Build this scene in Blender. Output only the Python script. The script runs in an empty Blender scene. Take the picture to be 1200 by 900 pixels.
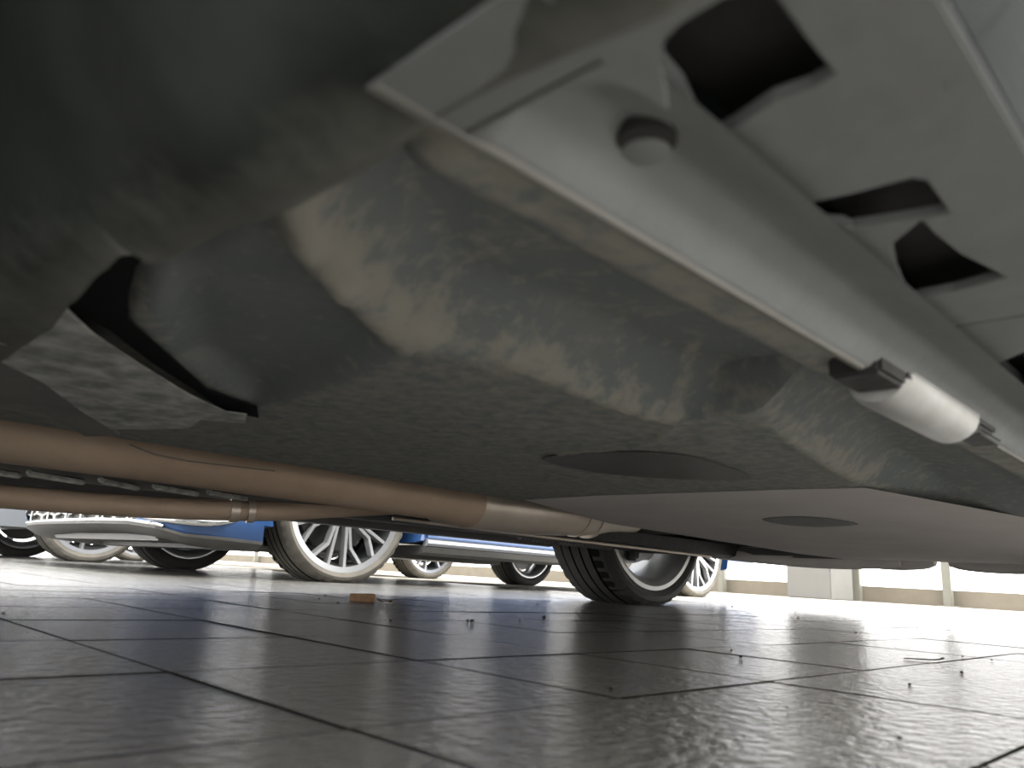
import bpy, bmesh, math, random
from mathutils import Vector, Matrix, noise
from mathutils.geometry import delaunay_2d_cdt, tessellate_polygon
PI = math.pi
C = bpy.context.scene.collection
SC = bpy.context.scene
rnd = random.Random(7)

# ------------------------------------------------------------------ camera
EYE = Vector((0.0, 0.0, 0.0707))          # lens 7 cm above the tiles
F = 900.0 / 1200.0
RIGHT = Vector((0.69898, -0.71281, 0.05688))
DOWN = Vector((0.21100, 0.13023, -0.96885))
FWD = Vector((0.68321, 0.68919, 0.24143))
RIGHT.normalize()
DOWN = (DOWN - RIGHT * DOWN.dot(RIGHT)).normalized()
FWD = RIGHT.cross(DOWN).normalized()
cam = bpy.data.cameras.new('camera')
cam.sensor_width = 36.0
cam.lens = 36.0 * F
cam.clip_start = 0.005
cam.dof.use_dof = True
cam.dof.focus_distance = 1.5
cam.dof.aperture_fstop = 11.0
cam_o = bpy.data.objects.new('camera', cam)
C.objects.link(cam_o)
M3 = Matrix((RIGHT, -DOWN, -FWD)).transposed()
cam_o.matrix_world = Matrix.Translation(EYE) @ M3.to_4x4()
SC.camera = cam_o

# ------------------------------------------------------------------ sky, sun, exposure
world = bpy.data.worlds.new('sky')
SC.world = world
world.use_nodes = True
bg = world.node_tree.nodes['Background']
bg.inputs[0].default_value = (1.0, 0.985, 0.96, 1)
bg.inputs[1].default_value = 5.0
SC.view_settings.view_transform = 'Standard'
SC.view_settings.look = 'None'
SC.view_settings.gamma = 1.0
SC.view_settings.use_curve_mapping = False
SC.view_settings.exposure = 0.5

sun = bpy.data.lights.new('sun', 'SUN')
sun.energy = 3.5
sun.angle = math.radians(3)
sun.color = (1.0, 0.96, 0.88)
sun_o = bpy.data.objects.new('sun', sun)
C.objects.link(sun_o)
sun_o.rotation_euler = Vector((-0.12, 0.42, -1.0)).to_track_quat('-Z', 'Y').to_euler()


def at(px, py, z):
    """ground-plan point seen in direction (px, py) at height z"""
    r = RIGHT * ((px - 600) / 900.0) + DOWN * ((py - 450) / 900.0) + FWD
    t = (z - EYE.z) / r.z
    return EYE + r * t


# ------------------------------------------------------------------ materials
ALB = {'sunlit_concrete': 1.0, 'grey_underseal': 0.64, 'dusty_underseal': 0.62, 'dusty_black_pan': 0.74, 'dusty_black_tray': 0.66,
       'smeared_foil_shield': 0.75, 'dark_arch_liner': 0.46, 'dusty_rear_tray': 1.15, 'heat_browned_steel': 0.9,
       'dulled_steel': 1.0, 'dark_sill_plastic': 0.6, 'dusty_black_foam': 0.6, 'bare_bracket_metal': 0.7, 'dusty_tyre_rubber': 0.8}


def mat(name, col, rough=0.6, metal=0.0, coat=0.0, var=None, vscale=8.0, bump=0.0, bscale=60.0, spec=0.3,
        stretch=None, vlo=0.35, vhi=0.7, dirt_shade=None, detail=8.0, rvar=0.0, grain=2.2):
    k_ = ALB.get(name, 0.44 + 0.17 * metal)
    col = tuple(c * k_ for c in col)
    var = tuple(c * k_ for c in var) if var else None
    dirt_shade = tuple(c * k_ for c in dirt_shade) if dirt_shade else None
    m = bpy.data.materials.new(name)
    m.use_nodes = True
    nt = m.node_tree
    N, L = nt.nodes, nt.links
    p = N['Principled BSDF']
    p.inputs['Roughness'].default_value = rough
    p.inputs['Metallic'].default_value = metal
    p.inputs['Coat Weight'].default_value = coat
    p.inputs['Coat Roughness'].default_value = 0.06
    p.inputs['Specular IOR Level'].default_value = spec
    p.inputs['Base Color'].default_value = (*col, 1)
    tc = N.new('ShaderNodeTexCoord')
    src = tc.outputs['Object']
    if stretch:
        mp = N.new('ShaderNodeMapping')
        mp.inputs['Scale'].default_value = stretch
        L.new(src, mp.inputs['Vector'])
        src = mp.outputs[0]
    cur = None
    if var:
        n = N.new('ShaderNodeTexNoise')
        n.inputs['Scale'].default_value = vscale
        n.inputs['Detail'].default_value = detail
        n.inputs['Roughness'].default_value = 0.62
        L.new(src, n.inputs['Vector'])
        r = N.new('ShaderNodeMapRange')
        r.inputs['From Min'].default_value = vlo
        r.inputs['From Max'].default_value = vhi
        L.new(n.outputs['Fac'], r.inputs['Value'])
        mx = N.new('ShaderNodeMix')
        mx.data_type = 'RGBA'
        mx.inputs['A'].default_value = (*col, 1)
        mx.inputs['B'].default_value = (*var, 1)
        L.new(r.outputs[0], mx.inputs['Factor'])
        cur = mx.outputs['Result']
        if rvar:
            rr = N.new('ShaderNodeMapRange')
            rr.inputs['To Min'].default_value = rough
            rr.inputs['To Max'].default_value = rough + rvar
            L.new(n.outputs['Fac'], rr.inputs['Value'])
            L.new(rr.outputs[0], p.inputs['Roughness'])
    if dirt_shade:
        at_ = N.new('ShaderNodeAttribute')
        at_.attribute_name = 'dirt_shade'
        n2 = N.new('ShaderNodeTexNoise')
        n2.inputs['Scale'].default_value = 85.0
        n2.inputs['Detail'].default_value = 6.0
        n2.inputs['Roughness'].default_value = 0.65
        L.new(tc.outputs['Object'], n2.inputs['Vector'])
        ad = N.new('ShaderNodeMath')
        ad.operation = 'MULTIPLY_ADD'
        L.new(at_.outputs['Fac'], ad.inputs[0])
        ad.inputs[1].default_value = 1.0
        sb = N.new('ShaderNodeMath')
        sb.operation = 'MULTIPLY_ADD'
        L.new(n2.outputs['Fac'], sb.inputs[0])
        sb.inputs[1].default_value = grain
        sb.inputs[2].default_value = -0.52 * grain
        L.new(sb.outputs[0], ad.inputs[2])
        cl = N.new('ShaderNodeMapRange')
        cl.inputs['From Min'].default_value = 0.12
        cl.inputs['From Max'].default_value = 0.62
        L.new(ad.outputs[0], cl.inputs['Value'])
        m2 = N.new('ShaderNodeMix')
        m2.data_type = 'RGBA'
        if cur:
            L.new(cur, m2.inputs['A'])
        else:
            m2.inputs['A'].default_value = (*col, 1)
        m2.inputs['B'].default_value = (*dirt_shade, 1)
        L.new(cl.outputs[0], m2.inputs['Factor'])
        cur = m2.outputs['Result']
    if cur:
        L.new(cur, p.inputs['Base Color'])
    if bump:
        n = N.new('ShaderNodeTexNoise')
        n.inputs['Scale'].default_value = bscale
        n.inputs['Detail'].default_value = 6.0
        L.new(src, n.inputs['Vector'])
        b = N.new('ShaderNodeBump')
        b.inputs['Strength'].default_value = bump
        b.inputs['Distance'].default_value = 0.010 if name == 'glazed_tile' else 0.004
        L.new(n.outputs['Fac'], b.inputs['Height'])
        L.new(b.outputs[0], p.inputs['Normal'])
    return m


M = {}
M['tile'] = mat('glazed_tile', (0.13, 0.125, 0.112), 0.16, var=(0.20, 0.19, 0.165), vscale=5, bump=1.0, bscale=85,
                spec=1.0, stretch=(1.0, 1.3, 1), rvar=0.12)
M['grout'] = mat('dark_grout', (0.025, 0.023, 0.02), 1.0, bump=0.3, spec=0.0)
M['concrete'] = mat('sunlit_concrete', (0.36, 0.335, 0.285), 0.85, var=(0.33, 0.305, 0.255), vscale=3)  # pale colour carries the sunlight on the strip beyond the tiles
M['kerb'] = mat('cream_render', (0.30, 0.265, 0.21), 0.85, var=(0.25, 0.22, 0.175), vscale=4, bump=0.2)
M['column'] = mat('white_render', (0.27, 0.265, 0.25), 0.8, var=(0.25, 0.245, 0.235), vscale=4)
M['rail'] = mat('pale_painted_metal', (0.30, 0.295, 0.25), 0.4, var=(0.26, 0.255, 0.22), vscale=9)
M['plate'] = mat('grey_underseal', (0.315, 0.33, 0.328), 0.75, var=(0.27, 0.278, 0.272), vscale=22, bump=0.15, bscale=90)
M['flange'] = mat('dusty_underseal', (0.31, 0.30, 0.275), 0.8, var=(0.25, 0.24, 0.215), vscale=30, bump=0.2, bscale=90,
                  stretch=(0.25, 1, 1))
M['metal_bracket'] = mat('bare_bracket_metal', (0.6, 0.6, 0.58), 0.45, metal=0.3, var=(0.45, 0.43, 0.4), vscale=30)
M['pan'] = mat('dusty_black_pan', (0.235, 0.26, 0.258), 0.85, var=(0.29, 0.30, 0.29), vscale=14, bump=0.25,
               bscale=120, dirt_shade=(0.41, 0.39, 0.335))
M['tray'] = mat('dusty_black_tray', (0.26, 0.26, 0.25), 0.85, var=(0.36, 0.35, 0.32), vscale=10, bump=0.2, bscale=70,
                dirt_shade=(0.42, 0.42, 0.38))
M['shield'] = mat('smeared_foil_shield', (0.34, 0.35, 0.33), 0.7, var=(0.85, 0.84, 0.78), vscale=55, bump=0.35,
                  bscale=60, stretch=(1.0, 0.8, 1), vlo=0.38, vhi=0.68)
M['liner'] = mat('dark_arch_liner', (0.055, 0.068, 0.06), 0.9, var=(0.09, 0.10, 0.09), vscale=14, bump=0.3,
                 bscale=60, dirt_shade=(0.30, 0.30, 0.265), grain=0.45)
M['rust'] = mat('heat_browned_steel', (0.47, 0.345, 0.25), 0.6, metal=0.2, var=(0.56, 0.43, 0.32), vscale=7,
                bump=0.08, bscale=200)
M['silencer'] = mat('dulled_steel', (0.62, 0.55, 0.47), 0.4, metal=0.4, var=(0.48, 0.40, 0.32), vscale=6,
                    stretch=(1, 2, 1))
M['black'] = mat('black_plastic', (0.06, 0.058, 0.055), 0.6, var=(0.09, 0.088, 0.083), vscale=30, bump=0.3)
M['gap_dark'] = mat('black_gap_shade', (0.03, 0.034, 0.033), 0.95, spec=0.05)
M['barrel'] = mat('dark_barrel', (0.06, 0.062, 0.065), 0.5, metal=0.3)
M['sill'] = mat('dark_sill_plastic', (0.17, 0.165, 0.155), 0.55, var=(0.22, 0.215, 0.2), vscale=12)
M['rear'] = mat('dusty_rear_tray', (0.50, 0.46, 0.435), 0.8, var=(0.56, 0.52, 0.49), vscale=6, bump=0.1, bscale=90)
M['rubber'] = mat('tyre_rubber', (0.05, 0.049, 0.047), 0.75, var=(0.085, 0.08, 0.072), vscale=14, bump=0.1, bscale=120)
M['rubber_dust'] = mat('dusty_tyre_rubber', (0.14, 0.128, 0.108), 0.85, var=(0.10, 0.094, 0.082), vscale=20, bump=0.1)
M['groove'] = mat('tread_groove_rubber', (0.02, 0.02, 0.02), 0.95, spec=0.05)
M['alloy'] = mat('silver_alloy', (0.78, 0.79, 0.81), 0.28, metal=0.75, var=(0.7, 0.71, 0.73), vscale=6)
M['alloy_dark'] = mat('grey_barrel_alloy', (0.62, 0.62, 0.6), 0.45, metal=0.4, var=(0.52, 0.52, 0.5), vscale=5)
M['disc'] = mat('brake_steel', (0.16, 0.16, 0.16), 0.4, metal=0.7)
M['caliper'] = mat('cast_caliper', (0.36, 0.37, 0.38), 0.5, metal=0.5)
M['blue'] = mat('blue_paint', (0.055, 0.165, 0.46), 0.25, coat=0.8, metal=0.1)
M['grey_paint'] = mat('silver_grey_paint', (0.42, 0.44, 0.45), 0.25, coat=0.8, metal=0.4)
M['own_paint'] = mat('grey_blue_paint', (0.16, 0.2, 0.21), 0.3, coat=0.8)
M['white_paint'] = mat('white_paint', (0.72, 0.72, 0.72), 0.25, coat=0.8)
M['pale_paint'] = mat('pale_gloss_paint', (0.62, 0.66, 0.74), 0.2, coat=0.8)
M['glass'] = mat('dark_car_glass', (0.02, 0.025, 0.03), 0.08)
M['splitter'] = mat('grey_bumper_plastic', (0.27, 0.265, 0.25), 0.45, var=(0.21, 0.2, 0.19), vscale=9)
M['chrome'] = mat('satin_chrome', (0.85, 0.85, 0.84), 0.15, metal=1.0)
M['cork'] = mat('brown_cork', (0.62, 0.38, 0.22), 0.8, var=(0.40, 0.23, 0.12), vscale=60, bump=0.3)
M['leaf'] = mat('dry_leaf', (0.2, 0.15, 0.08), 0.8, var=(0.12, 0.09, 0.05), vscale=60)
M['grit'] = mat('dark_grit', (0.035, 0.03, 0.026), 0.9)


# ------------------------------------------------------------------ mesh helpers
class MB:
    def __init__(s):
        s.v, s.f = [], []

    def add(s, v, f):
        o = len(s.v)
        s.v += [tuple(p) for p in v]
        s.f += [tuple(i + o for i in q) for q in f]
        return s

    def box(s, c, d, rz=0.0, ry=0.0, rx=0.0):
        m = Matrix.Rotation(rz, 3, 'Z') @ Matrix.Rotation(ry, 3, 'Y') @ Matrix.Rotation(rx, 3, 'X')
        v = [Vector(c) + m @ Vector((x * d[0] / 2, y * d[1] / 2, z * d[2] / 2)) for x in (-1, 1) for y in (-1, 1) for z in (-1, 1)]
        return s.add(v, [(0, 1, 3, 2), (4, 6, 7, 5), (0, 4, 5, 1), (2, 3, 7, 6), (0, 2, 6, 4), (1, 5, 7, 3)])

    def tube(s, path, r, n=16, cap=True):
        path = [Vector(p) for p in path]
        k = len(path)
        rs = r if isinstance(r, (list, tuple)) else [r] * k
        up = None
        v = []
        for i in range(k):
            d = (path[min(i + 1, k - 1)] - path[max(i - 1, 0)]).normalized()
            if up is None:
                up = Vector((0, 0, 1)) if abs(d.z) < 0.9 else Vector((1, 0, 0))
            a = d.cross(up).normalized()
            b = a.cross(d).normalized()
            up = b
            for j in range(n):
                t = 2 * PI * j / n
                v.append(path[i] + a * (rs[i] * math.cos(t)) + b * (rs[i] * math.sin(t)))
        f = [(i * n + j, i * n + (j + 1) % n, (i + 1) * n + (j + 1) % n, (i + 1) * n + j) for i in range(k - 1) for j in range(n)]
        if cap:
            f += [tuple(range(n))[::-1], tuple((k - 1) * n + j for j in range(n))]
        return s.add(v, f)

    def lathe(s, prof, n=64, closed=True, fn=None):
        """profile of (r, y) revolved about the Y axis"""
        k = len(prof)
        v = []
        for i in range(n):
            t = 2 * PI * i / n
            for j, (r, y) in enumerate(prof):
                rr = fn(i, j, r) if fn else r
                v.append((rr * math.sin(t), y, rr * math.cos(t)))
        f = []
        for i in range(n):
            for j in range(k if closed else k - 1):
                j2 = (j + 1) % k
                i2 = (i + 1) % n
                f.append((i * k + j, i * k + j2, i2 * k + j2, i2 * k + j))
        return s.add(v, f)

    def prism(s, poly, a, b, axis='z'):
        """polygon extruded from a to b along axis"""
        n = len(poly)

        def pt(p, t):
            return (p[0], p[1], t) if axis == 'z' else ((p[0], t, p[1]) if axis == 'y' else (t, p[0], p[1]))
        v = [pt(p, a) for p in poly] + [pt(p, b) for p in poly]
        tri = tessellate_polygon([[Vector((p[0], p[1], 0)) for p in poly]])
        f = [tuple(t) for t in tri] + [tuple(i + n for i in t[::-1]) for t in tri]
        f += [(i, (i + 1) % n, n + (i + 1) % n, n + i) for i in range(n)]
        return s.add(v, f)

    def grid(s, nx, ny, fn):
        v = [fn(i / (nx - 1), j / (ny - 1)) for i in range(nx) for j in range(ny)]
        return s.add(v, [(i * ny + j, i * ny + j + 1, (i + 1) * ny + j + 1, (i + 1) * ny + j) for i in range(nx - 1) for j in range(ny - 1)])


def mesh(name, mb, m, smooth=None, bevel=False):
    me = bpy.data.meshes.new(name)
    me.from_pydata(mb.v, [], mb.f)
    bm = bmesh.new()
    bm.from_mesh(me)
    bmesh.ops.recalc_face_normals(bm, faces=bm.faces)
    if bevel:
        bmesh.ops.remove_doubles(bm, verts=bm.verts, dist=1e-6)
        es = [e for e in bm.edges if len(e.link_faces) == 2 and e.calc_face_angle(0) > 0.6]
        bmesh.ops.bevel(bm, geom=es, offset=bevel, segments=2, affect='EDGES', clamp_overlap=True)
    bm.to_mesh(me)
    bm.free()
    me.materials.append(m)
    if smooth:
        me.shade_smooth()
        me.set_sharp_from_angle(angle=math.radians(smooth))
    me.update()
    return me


def link(name, me, parent=None, loc=(0, 0, 0), rz=0.0):
    o = bpy.data.objects.new(name, me)
    C.objects.link(o)
    o.location = loc
    o.rotation_euler = (0, 0, rz)
    if parent:
        o.parent = parent
    return o


def obj(name, mb, m, parent=None, loc=(0, 0, 0), smooth=None, bevel=False, label=None):
    o = link(name, mesh(name, mb, m, smooth, bevel), parent, loc)
    if label:
        o['label'] = label
    return o


def struct(name, mb, m, **k):
    o = obj(name, mb, m, **k)
    o['kind'] = 'structure'
    return o


def tag(o, label, cat, group=None):
    o['label'] = label
    o['category'] = cat
    if group:
        o['group'] = group
    return o


def thing(name, label, cat, loc=(0, 0, 0), group=None):
    o = bpy.data.objects.new(name, None)
    C.objects.link(o)
    o.location = loc
    o.empty_display_size = 0.2
    return tag(o, label, cat, group)


def smoothpoly(pts, n=4, closed=True):
    P = [Vector(p) for p in pts]
    out = []
    k = len(P)
    for i in range(k if closed else k - 1):
        p0, p1, p2, p3 = (P[(i + d) % k] if closed else P[min(max(i + d, 0), k - 1)] for d in (-1, 0, 1, 2))
        for j in range(n):
            t = j / n
            out.append(0.5 * ((2 * p1) + (p2 - p0) * t + (2 * p0 - 5 * p1 + 4 * p2 - p3) * t * t + (3 * p1 - p0 - 3 * p2 + p3) * t ** 3))
    if not closed:
        out.append(P[-1])
    return out


def sheet(outer, holes, z, th):
    """flat sheet with holes, underside at z, thickness th upwards"""
    loops = [[Vector((p[0], p[1], 0)) for p in outer]] + [[Vector((p[0], p[1], 0)) for p in h] for h in holes]
    tri = tessellate_polygon(loops)
    flat = [p for l in loops for p in l]
    n = len(flat)
    mb = MB()
    v = [(p.x, p.y, z) for p in flat] + [(p.x, p.y, z + th) for p in flat]
    f = [tuple(t) for t in tri] + [tuple(i + n for i in t[::-1]) for t in tri]
    o = 0
    for l in loops:
        k = len(l)
        f += [(o + i, o + (i + 1) % k, n + o + (i + 1) % k, n + o + i) for i in range(k)]
        o += k
    mb.add(v, f)
    return mb


def pl(z, *pts):
    return [at(px, py, z).to_2d() for px, py in pts]


# ------------------------------------------------------------------ setting
T = 0.2
X0, Y0 = 0.217, 0.310
XE = X0 + 16 * T            # tiles end here, floor beyond painted pale as if sunlit
b = MB()
b.box((-0.8, 4.0, -0.06), ((XE + 6) * 1.0, 18.0, 0.112))
floor = struct('floor', b, M['grout'])
floor.location = (0, 0, 0)
# fix the slab so that it ends at XE
for v in floor.data.vertices:
    v.co.x = XE if v.co.x > 0 else -3.5
    v.co.y = 14.0 if v.co.y > 4 else -4.0
tb = MB()
g = 0.0012
e = T - g * 2
tb.add([(0.0005, 0.0005, 0), (e - 0.0005, 0.0005, 0), (e - 0.0005, e - 0.0005, 0), (0.0005, e - 0.0005, 0),
        (0, 0, -0.0006), (e, 0, -0.0006), (e, e, -0.0006), (0, e, -0.0006),
        (0, 0, -0.006), (e, 0, -0.006), (e, e, -0.006), (0, e, -0.006)],
       [(0, 1, 2, 3), (4, 5, 1, 0), (5, 6, 2, 1), (6, 7, 3, 2), (7, 4, 0, 3), (8, 9, 5, 4), (9, 10, 6, 5), (10, 11, 7, 6), (11, 8, 4, 7)])
tile_me = mesh('tile', tb, M['tile'])
tile_me.materials.append(M['grout'])
for p_ in tile_me.polygons:
    if abs(p_.normal.z) < 0.85:
        p_.material_index = 1
cells = []
for i in range(-18, 16):
    for j in range(-20, 68):
        cells.append((X0 + i * T, Y0 + j * T))


def in_view(x, y):
    d = Vector((x + T / 2, y + T / 2, 0)) - EYE
    zf = d.dot(FWD)
    return zf > 0.0 and abs(d.dot(RIGHT)) < zf * 0.667 + 0.2


cells.sort(key=lambda c: (0 if in_view(*c) else 1, math.hypot(c[0] + T / 2, c[1] + T / 2)))
rest = MB()
for n_, (x, y) in enumerate(cells):
    dz = rnd.uniform(-0.0005, 0.0)
    if n_ < 290:
        o = link('tile', tile_me, floor, (x + g, y + g, dz))
        o.rotation_euler = (rnd.uniform(-1, 1) * 0.0018, rnd.uniform(-1, 1) * 0.0018, 0)
    else:
        rest.add([(p[0] + x + g, p[1] + y + g, p[2]) for p in tb.v], tb.f)
o = obj('tile_field', rest, M['tile'], floor)
o.data.materials.append(M['grout'])
for p_ in o.data.polygons:
    if abs(p_.normal.z) < 0.85:
        p_.material_index = 1
o['kind'] = 'stuff'

KX = 11.0                    # kerb wall
b = MB()
b.box(((XE + KX + 6) / 2, 8, -0.06), (KX + 6 - XE, 60, 0.12))
struct('pavement', b, M['concrete'])
b = MB()
b.box((KX + 0.1, 12, 0.1), (0.2, 44, 0.21))
struct('wall_far', b, M['kerb'], bevel=0.01)
b = MB()
b.prism([(KX - 1.0, 4.154), (KX - 1.0, 4.737), (KX - 0.29, 4.737), (KX - 0.29, 4.154)], 0, 3.0)
col_o = obj('column', b, M['column'], bevel=0.012)
tag(col_o, 'square white rendered column standing at the kerb wall', 'column')
post_b = MB()
post_b.box((0, 0, 0.55), (0.10, 0.10, 1.1))
post_me = mesh('post', post_b, M['rail'], bevel=0.008)
plate_b = MB()
plate_b.box((0, 0, 0.008), (0.2, 0.2, 0.016))
plate_me = mesh('base_plate', plate_b, M['rail'], bevel=0.003)
for y, lab in ((3.06, 'pale railing post on the pavement, right of the white column'),
               (6.18, 'pale railing post on the pavement, left of the white column'),
               (19.7, 'right of two far pale posts seen left of the blue car front wheel'),
               (20.9, 'left of two far pale posts seen left of the blue car front wheel')):
    t = thing('railing_post', lab, 'post', (KX - 0.12, y, 0.0), 'posts along the kerb wall')
    link('post', post_me, t)
    link('base_plate', plate_me, t)
b = MB()
b.box((KX - 0.06, 4.2, 0.55), (0.12, 0.13, 1.1))
o = obj('corner_post', b, M['rail'], bevel=0.008)
tag(o, 'pale post fixed close against the right side of the white column', 'post')


# ------------------------------------------------------------------ wheels
def tyre_mb(R, rr, w, notch):
    hw = w / 2
    prof = [(rr, -hw * 0.80), (rr + 0.008, -hw * 0.90), (rr + (R - rr) * 0.45, -hw * 1.0), (R - 0.022, -hw * 0.97), (R - 0.006, -hw * 0.86)]
    ribs = 5
    a = -hw * 0.80
    st = hw * 1.6 / ribs
    for i in range(ribs):
        y1 = a + i * st
        y2 = y1 + st - 0.0075
        c = 0.003 if i in (0, ribs - 1) else 0
        prof += [(R - c, y1), (R - c, y2)]
        if i < ribs - 1:
            prof += [(R - 0.009, y2 + 0.0010), (R - 0.009, y2 + 0.0065)]
    prof += [(R - 0.006, hw * 0.86), (R - 0.022, hw * 0.97), (rr + (R - rr) * 0.45, hw), (rr + 0.008, hw * 0.90), (rr, hw * 0.80),
             (rr - 0.01, 0)]
    n = 144
    k = len(prof)

    def fn(i, j, r):
        if i % 3 == 0 and (j in (4, 5) or j in (k - 8 + 1, k - 7 + 1)) and notch:
            return r - 0.006
        return r
    return MB().lathe(prof, n, True, fn)


def flat_bottom(mb, zc, y0=0.0):
    """rest the tyre on the ground: contact patch flattened, sidewall bulged a little"""
    out = []
    for (x, y, z) in mb.v:
        if z + zc < 0.0:
            z = -zc
        elif z < 0 and z + zc < 0.06:
            k = 1 - (z + zc) / 0.06
            y = y0 + (y - y0) * (1 + 0.05 * k)
        out.append((x, y, z))
    mb.v = out
    return mb


def rim_mb(rr, w, style):
    hw = w / 2
    # outer (visible) face at -Y
    prof = [(rr + 0.010, -hw * 0.92), (rr + 0.012, -hw * 0.86), (rr - 0.004, -hw * 0.80), (rr - 0.012, -hw * 0.5), (rr - 0.035, 0.0),
            (rr - 0.028, hw * 0.5), (rr - 0.012, hw * 0.80), (rr + 0.010, hw * 0.86), (rr + 0.010, hw * 0.93), (rr - 0.004, hw * 0.93),
            (rr - 0.022, hw * 0.80), (rr - 0.036, hw * 0.5), (rr - 0.044, 0.0), (rr - 0.024, -hw * 0.5), (rr - 0.014, -hw * 0.86)]
    return MB().lathe(prof, 72, True)


def bar(p, q, w1, w2, th, y0, y1, pts=None):
    pass


def spoke_mb(pts, w, th):
    """swept box along points (radius, angle, y) in the wheel plane"""
    P = [Vector((r * math.sin(a), y, r * math.cos(a))) for r, a, y in pts]
    mb = MB()
    v = []
    for i, p in enumerate(P):
        d = (P[min(i + 1, len(P) - 1)] - P[max(i - 1, 0)]).normalized()
        sd = d.cross(Vector((0, 1, 0))).normalized()
        v += [p + sd * w / 2 * 0.8 + Vector((0, -th / 2, 0)), p - sd * w / 2 * 0.8 + Vector((0, -th / 2, 0)),
              p - sd * w / 2 * 1.2 + Vector((0, th / 2, 0)), p + sd * w / 2 * 1.2 + Vector((0, th / 2, 0))]
    f = []
    for i in range(len(P) - 1):
        o = i * 4
        for j in range(4):
            f.append((o + j, o + (j + 1) % 4, o + 4 + (j + 1) % 4, o + 4 + j))
    f += [(0, 1, 2, 3), tuple(len(v) - 4 + j for j in range(4))[::-1]]
    return mb.add(v, f)


WM = {}


def wheel_meshes(key, R, rr, w, notch, dusty, alloy, style):
    zc = R - 0.010
    d = {'R': R, 'zc': zc}
    d['tyre'] = mesh('tyre', flat_bottom(tyre_mb(R, rr, w, notch), zc), dusty, smooth=28)
    d['tyre'].materials.append(M['groove'])
    for p_ in d['tyre'].polygons:
        c_ = p_.center
        if math.hypot(c_.x, c_.z) < R - 0.0045 and abs(c_.y) < w * 0.31 and c_.z > -zc + 0.004 and math.hypot(c_.x, c_.z) > rr + 0.02:
            p_.material_index = 1
    d['rim'] = mesh('rim', rim_mb(rr, w, style), alloy, smooth=40)
    hw = w / 2
    if style in ('fork', 'pair'):
        d['rim'].materials.append(M['barrel'])
        for p_ in d['rim'].polygons:
            if p_.center.y > -hw * 0.68:
                p_.material_index = 1
    yo = -hw * 0.72
    hub = MB().lathe([(0.0, yo + 0.0), (0.05, yo), (0.072, yo + 0.012), (0.075, yo + 0.05), (0.0, yo + 0.06)], 32, False)
    d['hub'] = mesh('hub', hub, M['alloy'] if alloy is M['alloy'] else alloy, smooth=40)
    R0 = 0.06
    D = math.radians
    if style == 'fork':
        defs = [[(R0, -D(16), yo + 0.012), (rr - 0.008, -D(27), yo)],
                [(R0, -D(6), yo + 0.012), (rr * 0.66, -D(17), yo + 0.004), (rr - 0.008, -D(8), yo)],
                [(R0, D(6), yo + 0.012), (rr * 0.66, D(17), yo + 0.004), (rr - 0.008, D(8), yo)],
                [(R0, D(16), yo + 0.012), (rr - 0.008, D(27), yo)]]
        d['spokes'] = [mesh('spoke', spoke_mb(q, 0.017, 0.028), alloy) for q in defs]
        d['rep'] = 5
    elif style == 'pair':
        defs = [[(R0, -D(8), yo + 0.014), (rr * 0.6, -D(9), yo + 0.004), (rr - 0.008, -D(11), yo)],
                [(R0, D(8), yo + 0.014), (rr * 0.6, D(9), yo + 0.004), (rr - 0.008, D(11), yo)]]
        d['spokes'] = [mesh('spoke', spoke_mb(q, 0.020, 0.028), alloy) for q in defs]
        d['rep'] = 6
    else:
        defs = [[(R0, 0, yo + 0.014), (rr * 0.6, 0, yo + 0.005), (rr - 0.008, 0, yo)]]
        d['spokes'] = [mesh('spoke', spoke_mb(q, 0.046, 0.028), alloy) for q in defs]
        d['rep'] = 5
    disc = MB().lathe([(0.07, 0.012), (0.185, 0.012), (0.185, -0.012), (0.07, -0.012)], 48, True)
    d['disc'] = mesh('brake_disc', disc, M['disc'], smooth=40)
    cal = MB()
    cal.prism([(rr0 * math.sin(a), rr0 * math.cos(a)) for rr0, a in
               [(0.10, D(-28)), (0.178, D(-30)), (0.186, D(0)), (0.178, D(30)), (0.10, D(28)), (0.095, D(0))]], -0.045, 0.05, 'y')
    d['caliper'] = mesh('brake_caliper', cal, M['caliper'], bevel=0.008)
    WM[key] = d


wheel_meshes('blue', 0.322, 0.262, 0.225, True, M['rubber_dust'], M['alloy'], 'fork')
wheel_meshes('own', 0.332, 0.264, 0.245, True, M['rubber'], M['alloy_dark'], 'five')
wheel_meshes('silver', 0.325, 0.255, 0.225, True, M['rubber_dust'], M['alloy'], 'pair')
wheel_meshes('far', 0.318, 0.24, 0.215, False, M['rubber'], M['alloy'], 'five')


def wheel(parent, key, x, y, outward, turn=0.0, cal=80, label=None):
    d = WM[key]
    w = link('wheel', d['rim'], parent, (x, y, d['zc']), 0.0 if outward < 0 else PI)
    w.rotation_euler = (0, 0, 0 if outward < 0 else PI)
    link('tyre', d['tyre'], w)
    link('hub', d['hub'], w)
    for k in range(d['rep']):
        for me in d['spokes']:
            s = link('spoke', me, w)
            s.rotation_euler = (0, turn + 2 * PI * k / d['rep'], 0)
    link('brake_disc', d['disc'], w, (0, 0.0, 0))
    c = link('brake_caliper', d['caliper'], w)
    c.rotation_euler = (0, math.radians(cal), 0)
    if label:
        w['label'] = label
    return w


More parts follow.
